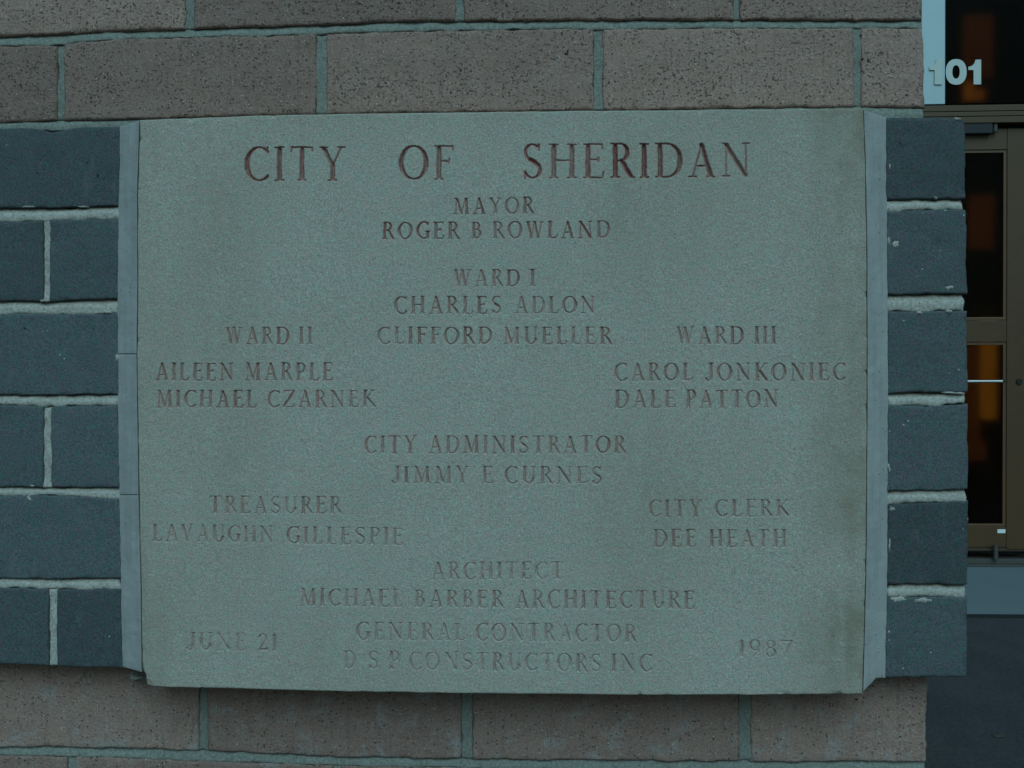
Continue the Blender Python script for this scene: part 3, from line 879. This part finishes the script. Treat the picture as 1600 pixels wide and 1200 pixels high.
# broken bottom-left corner
cx_, cz_ = ht(226, 1073, D2)
crn = np.clip(1 - np.hypot(wx - cx_, wz - cz_) / .010, 0, 1) * .003
pock = np.clip(1 - np.hypot(X - 1243.5, Y - 893) / 2.2, 0, 1) * .002 + np.clip(1 - np.hypot(X - 263, Y - 666) / 2, 0, 1) * .001
reli = .00035 * vnoise(wx, wz, .05, 53) + .00014 * vnoise(wx, wz, .004, 54) + .00008 * vnoise(wx, wz, .0017, 55)
wy = -D2 + dep + edged + chips + crn + pock + reli
stain = (np.clip(1 - eL / .05, 0, 1) * .35 + np.clip(1 - eR / .075, 0, 1) ** .8 * .75 + np.clip(1 - eT / .03, 0, 1) * .1)
stain = np.clip(stain * (.7 + .6 * vnoise(wx, wz, .05, 61) + .3 * vnoise(wx, wz, .015, 62)), 0, 1)
top_st = np.clip(vnoise(wx, wz * .7, .11, 63) * .6 + .1, 0, 1) * .55
stain = np.clip((stain + top_st) * (.8 + .15 * vnoise(wx, wz, .009, 64) + .15 * vnoise(wx, wz, .0035, 65) + .3 * vnoise(wx * 3, wz * .4, .03, 66)), 0, 1)

cell = np.zeros((U.shape[0] - 1, nx - 1), np.int32)
for s in (gid[:-1, :-1], gid[:-1, 1:], gid[1:, :-1], gid[1:, 1:]): cell = np.maximum(cell, s)
verts = np.stack([wx, wy, wz], -1).reshape(-1, 3)
idx = np.arange(U.size).reshape(U.shape)
Q = np.stack([idx[1:, :-1], idx[1:, 1:], idx[:-1, 1:], idx[:-1, :-1]], -1)
def sub_mesh(quads, extra=None):
    used, inv = np.unique(quads, return_inverse=True)
    me = mesh_np(verts[used], inv.reshape(-1, 4), True)
    attr(me, 'stain', stain.ravel()[used])
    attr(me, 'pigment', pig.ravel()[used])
    return me
fq = Q[cell == 0]
# slab sides
ring = np.concatenate([idx[0, :], idx[1:, -1], idx[-1, -2::-1], idx[-2:0:-1, 0]])
back = verts[ring].copy(); back[:, 1] = -.001
nr = len(ring); n0 = len(verts)
sk = np.stack([ring, np.roll(ring, -1), n0 + (np.arange(nr) + 1) % nr, n0 + np.arange(nr)], -1)
used, inv = np.unique(fq, return_inverse=True)
vf = verts[used]; nf_ = len(vf)
remap = {int(a): i for i, a in enumerate(used)}
skl = np.array([[remap[int(a)], remap[int(b)], nf_ + (int(c) - n0), nf_ + (int(d) - n0)] for a, b, c, d in sk])
me = mesh_np(np.concatenate([vf, back]), np.concatenate([inv.reshape(-1, 4), skl]), True)
attr(me, 'stain', np.concatenate([stain.ravel()[used], np.zeros(nr)]))
attr(me, 'pigment', np.zeros(len(vf) + nr))
link('stone_face', me, M['stone'], stone)
flat = cell.ravel(); Qf = Q.reshape(-1, 4)
order = np.argsort(flat, kind='stable'); sf = flat[order]
starts = np.searchsorted(sf, np.arange(1, len(letters) + 1)); ends = np.searchsorted(sf, np.arange(1, len(letters) + 1), side='right')
for k, c in enumerate(letters):
    qd = Qf[order[starts[k]:ends[k]]]
    if len(qd) == 0: continue
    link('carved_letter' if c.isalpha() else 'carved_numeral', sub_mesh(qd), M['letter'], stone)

# ---- splayed sides of the stone
def splay(side, y0, y1, seed, ytop_in=None, ybot=None):
    """from the belt plane (outer edge) to the stone face (inner edge)"""
    n, mcol = max(8, int((y1 - y0) / 4)), 9
    tv = np.linspace(0, 1, n)
    vv = []
    shadev = []
    for t in tv:
        for k in range(mcol):
            f = k / (mcol - 1)         # 0 outer, 1 inner
            d = (D1 - .001) + (D2 - D1 - .0012) * f
            if side < 0:
                top_y = 197.5 + (188.5 - 197.5) * f; bot_y = 1041.5 + (1050 - 1041.5) * f
            else:
                top_y = 183 + (171.5 - 183) * f; bot_y = 1059 if f < .42 else 1059 + (1080 - 1059) * (f - .42) / .58
            yo = y0 + (y1 - y0) * t
            fy0 = max(0, 1 - (yo - 190) / 40); fy1 = max(0, 1 - (1050 - yo) / 40)
            py = yo + (top_y - 190) * fy0 + (bot_y - 1050) * fy1
            if side < 0: xo, xi = float(XBL(py)) - .5, float(SXL(py)) - .8
            else: xo, xi = float(XBR(py)) + .5, float(SXR(py)) + .8
            px = xo * (1 - f) + xi * f
            x, z = ht(px, py, d)
            nn = float(vnoise(np.array([x]), np.array([z]), .02, seed)[0]) * .0004 + float(vnoise(np.array([x]), np.array([z]), .006, seed + 1)[0]) * .0003
            ed = .0003 * max(0, 1 - min(t, 1 - t) * (y1 - y0) / 2.0)
            vv.append((x, -d + nn + ed, z)); shadev.append(0)
    idx = np.arange(n * mcol).reshape(n, mcol)
    vv = np.array(vv)
    if side < 0: qd = np.stack([idx[1:, :-1], idx[1:, 1:], idx[:-1, 1:], idx[:-1, :-1]], -1).reshape(-1, 4)
    else: qd = np.stack([idx[1:, 1:], idx[1:, :-1], idx[:-1, :-1], idx[:-1, 1:]], -1).reshape(-1, 4)
    ring = np.concatenate([idx[0, :], idx[1:, -1], idx[-1, -2::-1], idx[-2:0:-1, 0]])
    back = vv[ring].copy(); back[:, 1] = -.001
    nr = len(ring); n0 = len(vv)
    sk = np.stack([ring, np.roll(ring, -1), n0 + (np.arange(nr) + 1) % nr, n0 + np.arange(nr)], -1)
    if side > 0: sk = sk[:, ::-1]
    me = mesh_np(np.concatenate([vv, back]), np.concatenate([qd, sk]), False)
    for p in me.polygons[:len(qd)] if False else []: pass
    attr(me, 'crevice_shade', np.zeros(n0 + nr))
    return link('splayed_edge', me, M['splay'], stone)
def mat_splay():
    m, nt, b = new_mat('cement_splay')
    v = coords(nt)
    f = noise(nt, v, 520, 3, .75); g = noise(nt, v, 40, 4, .6)
    base = mixc(nt, ramp(nt, g, [(.3, 0.0), (.7, 1.0)]), (.375, .345, .33), (.475, .44, .425))
    base = mixc(nt, .35, base, ramp(nt, f, [(.25, (.20, .18, .18)), (.75, (.53, .48, .49))]))
    # weathered band running down the middle
    st = ramp(nt, noise(nt, coords(nt, (1, 1, .08)), 120, 2, .5), [(.45, 0.0), (.62, .30)])
    base = mixc(nt, st, base, (.27, .26, .25))
    dk, r = specks(nt, v, 230, .25)
    dk = math_(nt, 'MULTIPLY', dk, math_(nt, 'GREATER_THAN', r, .9))
    base = mixc(nt, math_(nt, 'MULTIPLY', dk, .7), base, (.10, .08, .07))
    L(nt, base, b.inputs['Base Color']); b.inputs['Roughness'].default_value = .9
    b.inputs['Specular IOR Level'].default_value = .2
    bump(nt, f, .35, .0008, b)
    return m
M['splay'] = mat_splay()
splay(-1, 190, 552.2, 70); splay(-1, 553.4, 772.4, 72); splay(-1, 773.6, 1050, 74)
splay(1, 190, 1050, 76)
# rough bedding mortar under the lower left corner of the stone
blob(214, 1057, 9, 8, .022, M['mortar'], stone, 5, .012, 'bedding_mortar')
blob(1356, 1066, 10, 5, .020, M['mortar'], stone, 6, .006, 'bedding_mortar')

# ================================================================== ENTRANCE
YF = SURF_Y
def q(px, py, dy=0.0):
    return ht(px, py, DOORD - dy)
# --- frame
frame = empty('storefront', (q(1700, 880)[0], YF, LAND), 'bronze metal storefront with layered header, glazed transom and white panel standing in for a reflection', 'storefront')
XR_F = 4.1
def fb(name, py0, py1, yfront, mat, parent, px0=None, x1=None, x0=None, depth=.06, bev=.002):
    xx0 = x0 if x0 is not None else q(px0, (py0 + py1) / 2, yfront)[0]
    za = q(1550, py0, yfront)[1]; zb = q(1550, py1, yfront)[1]
    return box(name, parent, M[mat], xx0, x1, YF + yfront, YF + yfront + depth, zb, za, bev)
XL_F = q(1425, 400)[0]
# layered header profile
fb('header', 163.5, 173, -.025, 'frame', frame, x0=XL_F, x1=XR_F, depth=.14)
fb('header', 174, 181, -.030, 'frame', frame, x0=XL_F, x1=XR_F, depth=.14)
fb('header', 182, 191.5, -.040, 'frame', frame, x0=XL_F, x1=XR_F, depth=.15)
fb('gap_shade', 191.5, 202, .035, 'dark', frame, x0=XL_F, x1=XR_F, depth=.06, bev=0)  # black strip put in for the shadowed gap above the door
# bright reflection in the transom glass, built as a solid white panel
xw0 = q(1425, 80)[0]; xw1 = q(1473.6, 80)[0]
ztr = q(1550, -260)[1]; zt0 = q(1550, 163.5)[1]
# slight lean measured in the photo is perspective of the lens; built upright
box('reflection_panel', frame, M['white'], xw0, xw1, YF - .028, YF + .05, zt0, ztr, .002)
box('transom_glass', frame, M['glass'], xw1 + .004, XR_F - .05, YF - .0275, YF - .0195, zt0 + .002, ztr)
box('header', frame, M['frame'], XL_F, XR_F, YF - .02, YF + .11, ztr, ztr + .08, .002)
box('jamb', frame, M['frame'], XR_F - .05, XR_F, YF - .02, YF + .1, LAND, zt0 - .06, .002)
box('jamb', frame, M['frame'], XL_F - .05, XL_F, YF - .02, YF + .1, LAND, zt0 - .06, .002)
zthr = q(1550, 873)[1]
box('threshold', frame, M['pin'], XL_F, XR_F, YF - .02, YF + .12, LAND - .0, LAND + .012, .002)
box('threshold', frame, M['pin'], XL_F, XR_F, YF - .004, YF + .13, LAND + .0125, zthr, .002)

# --- door
XD0 = q(1435, 500)[0]; XD1 = q(1638, 500)[0]
door = empty('glass_door', (XD1, YF, LAND), 'bronze framed glass door with mid rail and push bar, partly hidden behind the pier', 'door')
DT = .045
def db(name, px0, px1, py0, py1, yf=0.0, mat='frame', depth=DT, bev=.0015, par=None):
    xa = q(px0, 500, yf)[0]; xb = q(px1, 500, yf)[0]
    za = q(1560, py0, yf)[1]; zb = q(1560, py1, yf)[1]
    return box(name, par or door, M[mat], xa, xb, YF + yf, YF + yf + depth, zb, za, bev)
db('stile', 1573.5, 1616, 201, 858)
db('stile', 1395, 1436, 201, 858)
db('top_rail', 1436, 1573, 201, 233.5, .002)
db('mid_rail', 1436, 1573, 500.5, 534, .002)
db('bottom_rail', 1436, 1573, 823.5, 855, .002)
# glazing beads round the two panes
for (a, b) in ((234, 500), (534.5, 823)):
    db('glazing_bead', 1436.5, 1573, a, a + 4.5, .008, 'bead', .02)
    db('glazing_bead', 1436.5, 1573, b - 4.5, b, .008, 'bead', .02)
    db('glazing_bead', 1567.5, 1573, a + 4.5, b - 4.5, .008, 'bead', .02)
    db('glazing_bead', 1436.5, 1441, a + 4.5, b - 4.5, .008, 'bead', .02)
    db('glass_pane', 1441, 1567.5, a + 4.5, b - 4.5, .018, 'glass', .006, 0)
# fixed sidelight that closes the storefront to the right of the door
zb_ = LAND + .013; zt_ = zt0 - .075
box('mullion', frame, M['frame'], XD1 + .006, XD1 + .056, YF - .015, YF + .09, zthr + .001, zt_, .002)
mx = (XD1 + .056 + XR_F - .05) / 2
box('mullion', frame, M['frame'], mx - .025, mx + .025, YF - .015, YF + .09, zthr + .001, zt_, .002)
for (sa, sb) in ((XD1 + .057, mx - .026), (mx + .026, XR_F - .051)):
    box('sill_rail', frame, M['frame'], sa, sb, YF - .005, YF + .05, zthr + .001, zthr + .16, .002)
    box('sidelight_glass', frame, M['glass'], sa, sb, YF + .018, YF + .024, zthr + .161, zt_)
# push bar
za = q(1560, 595.6)[1]
cyl('push_bar', door, M['steel'], (q(1437, 596)[0], YF - .045, za), (q(1561, 596)[0], YF - .045, za), .0065)
cyl('push_bar_bracket', door, M['dark'], (q(1560, 596)[0] + .008, YF - .052, za), (q(1560, 596)[0] + .008, YF + .02, za), .007)
xk, zk = q(1592, 596)
cyl('lock_cylinder', door, M['dark'], (xk, YF + .002, zk), (xk, YF - .010, zk), .014, bev=.002)
# pivots
xp, _ = q(1552.5, 200)
cyl('pivot', door, M['pin'], (xp, YF - .02, q(1552, 195)[1]), (xp, YF - .02, q(1552, 208)[1]), .011, bev=.002)
cyl('pivot', door, M['pin'], (q(1553, 860)[0], YF - .022, q(1553, 850)[1]), (q(1553, 860)[0], YF - .022, zthr), .011, bev=.002)
db('door_sweep', 1436, 1616, 855.5, 861, .006, 'framedark', .03, .001)
# overhead closer body
closer = box('closer_box', door, M['navy'], q(1440, 200)[0], q(1547, 200)[0], YF - .035, YF + .0, q(1550, 210.5)[1], q(1550, 193.5)[1], .003)
lab = db('paper_label', 1559.5, 1572, 827, 833, -.001, 'label', .002, 0)
lab['label'] = 'small white paper tag on the bottom rail'

# --- house number
hn = empty('house_number', (q(1494, 132)[0], YF - .03, q(1494, 132)[1]), 'raised white numerals 101 above the entrance door, first one on the white reflection panel', 'house number')
def prism(name, pts, yf, depth, mat, parent, holes=None):
    import bmesh
    W = [q(x, y, yf) for x, y in pts]
    bm = bmesh.new()
    if holes is None:
        a = [bm.verts.new((x, YF + yf, z)) for x, z in W]; b = [bm.verts.new((x, YF + yf + depth, z)) for x, z in W]
        bm.faces.new(a); bm.faces.new(b[::-1])
        for i in range(len(a)):
            j = (i + 1) % len(a); bm.faces.new((a[j], a[i], b[i], b[j]))
    else:
        Hh = [q(x, y, yf) for x, y in holes]
        n = len(W)
        a = [bm.verts.new((x, YF + yf, z)) for x, z in W]; b = [bm.verts.new((x, YF + yf + depth, z)) for x, z in W]
        c = [bm.verts.new((x, YF + yf, z)) for x, z in Hh]; d = [bm.verts.new((x, YF + yf + depth, z)) for x, z in Hh]
        for i in range(n):
            j = (i + 1) % n
            bm.faces.new((a[i], a[j], c[j], c[i])); bm.faces.new((b[j], b[i], d[i], d[j]))
            bm.faces.new((a[j], a[i], b[i], b[j])); bm.faces.new((c[i], c[j], d[j], d[i]))
    bmesh.ops.recalc_face_normals(bm, faces=bm.faces)
    me = bpy.data.meshes.new('mesh'); bm.to_mesh(me); bm.free()
    return link(name, me, M[mat], parent)
S = .1875
def one(dx):
    p = [(1243, 497), (1243, 703), (1180, 703), (1180, 583), (1137, 583), (1137, 556), (1155, 553), (1172, 544), (1184, 531), (1192, 514), (1196, 497)]
    return [(1300 + x * S + dx, y * S) for x, y in p]
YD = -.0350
def backs(pts, holes=None):  # black backing paints the shade outline round each numeral
    for ob in [prism('numeral_shade', pts, YD + .0016, .0050, 'dark', hn, holes)]: return ob
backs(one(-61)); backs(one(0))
prism('numeral', one(-61), YD, .0015, 'digit', hn)
prism('numeral', one(0), YD, .0015, 'digit', hn)
an = np.linspace(0, 2 * math.pi, 40, endpoint=False)
def superell(cx, cy, rx, ry, n=2.25):
    return [(1300 + (cx + rx * np.sign(math.cos(a)) * abs(math.cos(a)) ** (2 / n)) * S, (cy + ry * np.sign(math.sin(a)) * abs(math.sin(a)) ** (2 / n)) * S) for a in an]
prism('numeral', superell(1035, 599, 87, 107), YD, .0015, 'digit', hn, superell(1034, 599, 31, 56))
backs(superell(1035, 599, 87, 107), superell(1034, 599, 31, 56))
# --- facade round the entrance
fac = empty('entrance_facade', (1.0, YF + .2, ASPH), 'shaded brown brick front of the building round the recessed door', 'building')
box('wall', fac, M['brown'], -6, XL_F - .052, YF, YF + .3, ASPH, ztr + 1.2)
box('wall', fac, M['brown'], XR_F + .002, 9, YF, YF + .3, ASPH, ztr + 1.2)
box('wall', fac, M['brown'], XL_F - .051, XR_F + .001, YF, YF + .3, ztr + .081, ztr + 1.2)

# brick courses on the stretch of wall left of the door
bw_me = box_mesh(-.1474, .1474, 0, .012, 0, .0916, .0015); bw_me.materials.append(M['brown'])
box('mortar_backing', fac, M['mortar'], XL_F - 2.55, XL_F - .053, YF - .008, YF - .0005, ASPH, ztr + .3)
nrow = int((ztr + .3 - ASPH) / .1016); cnt = 0
for j in range(nrow):
    x = XL_F - .056 - .1474 - (.1525 if j % 2 else 0)
    while x > XL_F - 2.4 and cnt < 298:
        o = bpy.data.objects.new('brick', bw_me); COL.objects.link(o); o.parent = fac
        o.location = Vector((x, YF - .0155, ASPH + .0002 + j * .1016)) - Vector(fac.location)
        x -= .305; cnt += 1
# --- interior
room = empty('interior_room', (2.2, YF + 1.5, LAND), 'dark lobby behind the glass with amber panels glowing in place of lamplit surfaces', 'room')
IY = YF + 2.6
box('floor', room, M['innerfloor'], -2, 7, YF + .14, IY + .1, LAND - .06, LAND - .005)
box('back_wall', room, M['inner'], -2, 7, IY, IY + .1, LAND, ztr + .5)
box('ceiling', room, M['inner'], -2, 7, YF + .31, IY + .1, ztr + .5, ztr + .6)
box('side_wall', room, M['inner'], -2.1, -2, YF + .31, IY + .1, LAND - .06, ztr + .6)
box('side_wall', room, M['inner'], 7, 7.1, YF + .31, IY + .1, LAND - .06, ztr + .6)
def panel(px0, px1, py0, py1, mat, dy=0, name='glow_panel'):
    d = -(IY - .03 - dy)
    xa, za = ht(px0, py0, d); xb, zb = ht(px1, py1, d)
    return box(name, room, M[mat], xa, xb, IY - .03 - dy, IY - .001 - dy, min(za, zb), max(za, zb))
panel(1507, 1552, 24, 122, 'glow_a')  # glowing boxes stand in for lamplit surfaces
panel(1508, 1523, 126, 155, 'glow_c')
panel(1527, 1538, 140, 155, 'glow_c')
panel(1515, 1553, 305, 388, 'glow_a')
panel(1500, 1531.5, 540, 700, 'glow_a')
panel(1532.5, 1557, 500, 655, 'glow_b')
panel(1506, 1540, 690, 720, 'glow_a', .2)
panel(1495, 1552, 122.5, 125.5, 'dark', .01, 'shelf')
panel(1553, 1560, 10, 160, 'dark', .02, 'post')

# small lump put in for a bright glint on the ground by the pier
u, v = (1559 - 800) / FPX, -(1150 - 600) / FPX
dvec = RM @ np.array([u, 1, v]); tt = (ASPH - CAMZ) / dvec[2]
sx_, sy_ = tt * dvec[0], -DIST + tt * dvec[1]
import bmesh
bm = bmesh.new(); bmesh.ops.create_icosphere(bm, subdivisions=2, radius=1)
for vv_ in bm.verts:
    k = 1 + .25 * math.sin(vv_.co.x * 5 + 1) * math.cos(vv_.co.y * 4)
    vv_.co = Vector((vv_.co.x * .016 * k, vv_.co.y * .012 * k, vv_.co.z * .003 + .002))
me = bpy.data.meshes.new('mesh'); bm.to_mesh(me); bm.free()
glint_ob = link('glint_lump', me, M['pin']); glint_ob.location = (sx_, sy_, ASPH)
glint_ob['label'] = 'tiny pale pebble standing in for a bright spot on the dark asphalt beside the pier'; glint_ob['category'] = 'glint_lump'
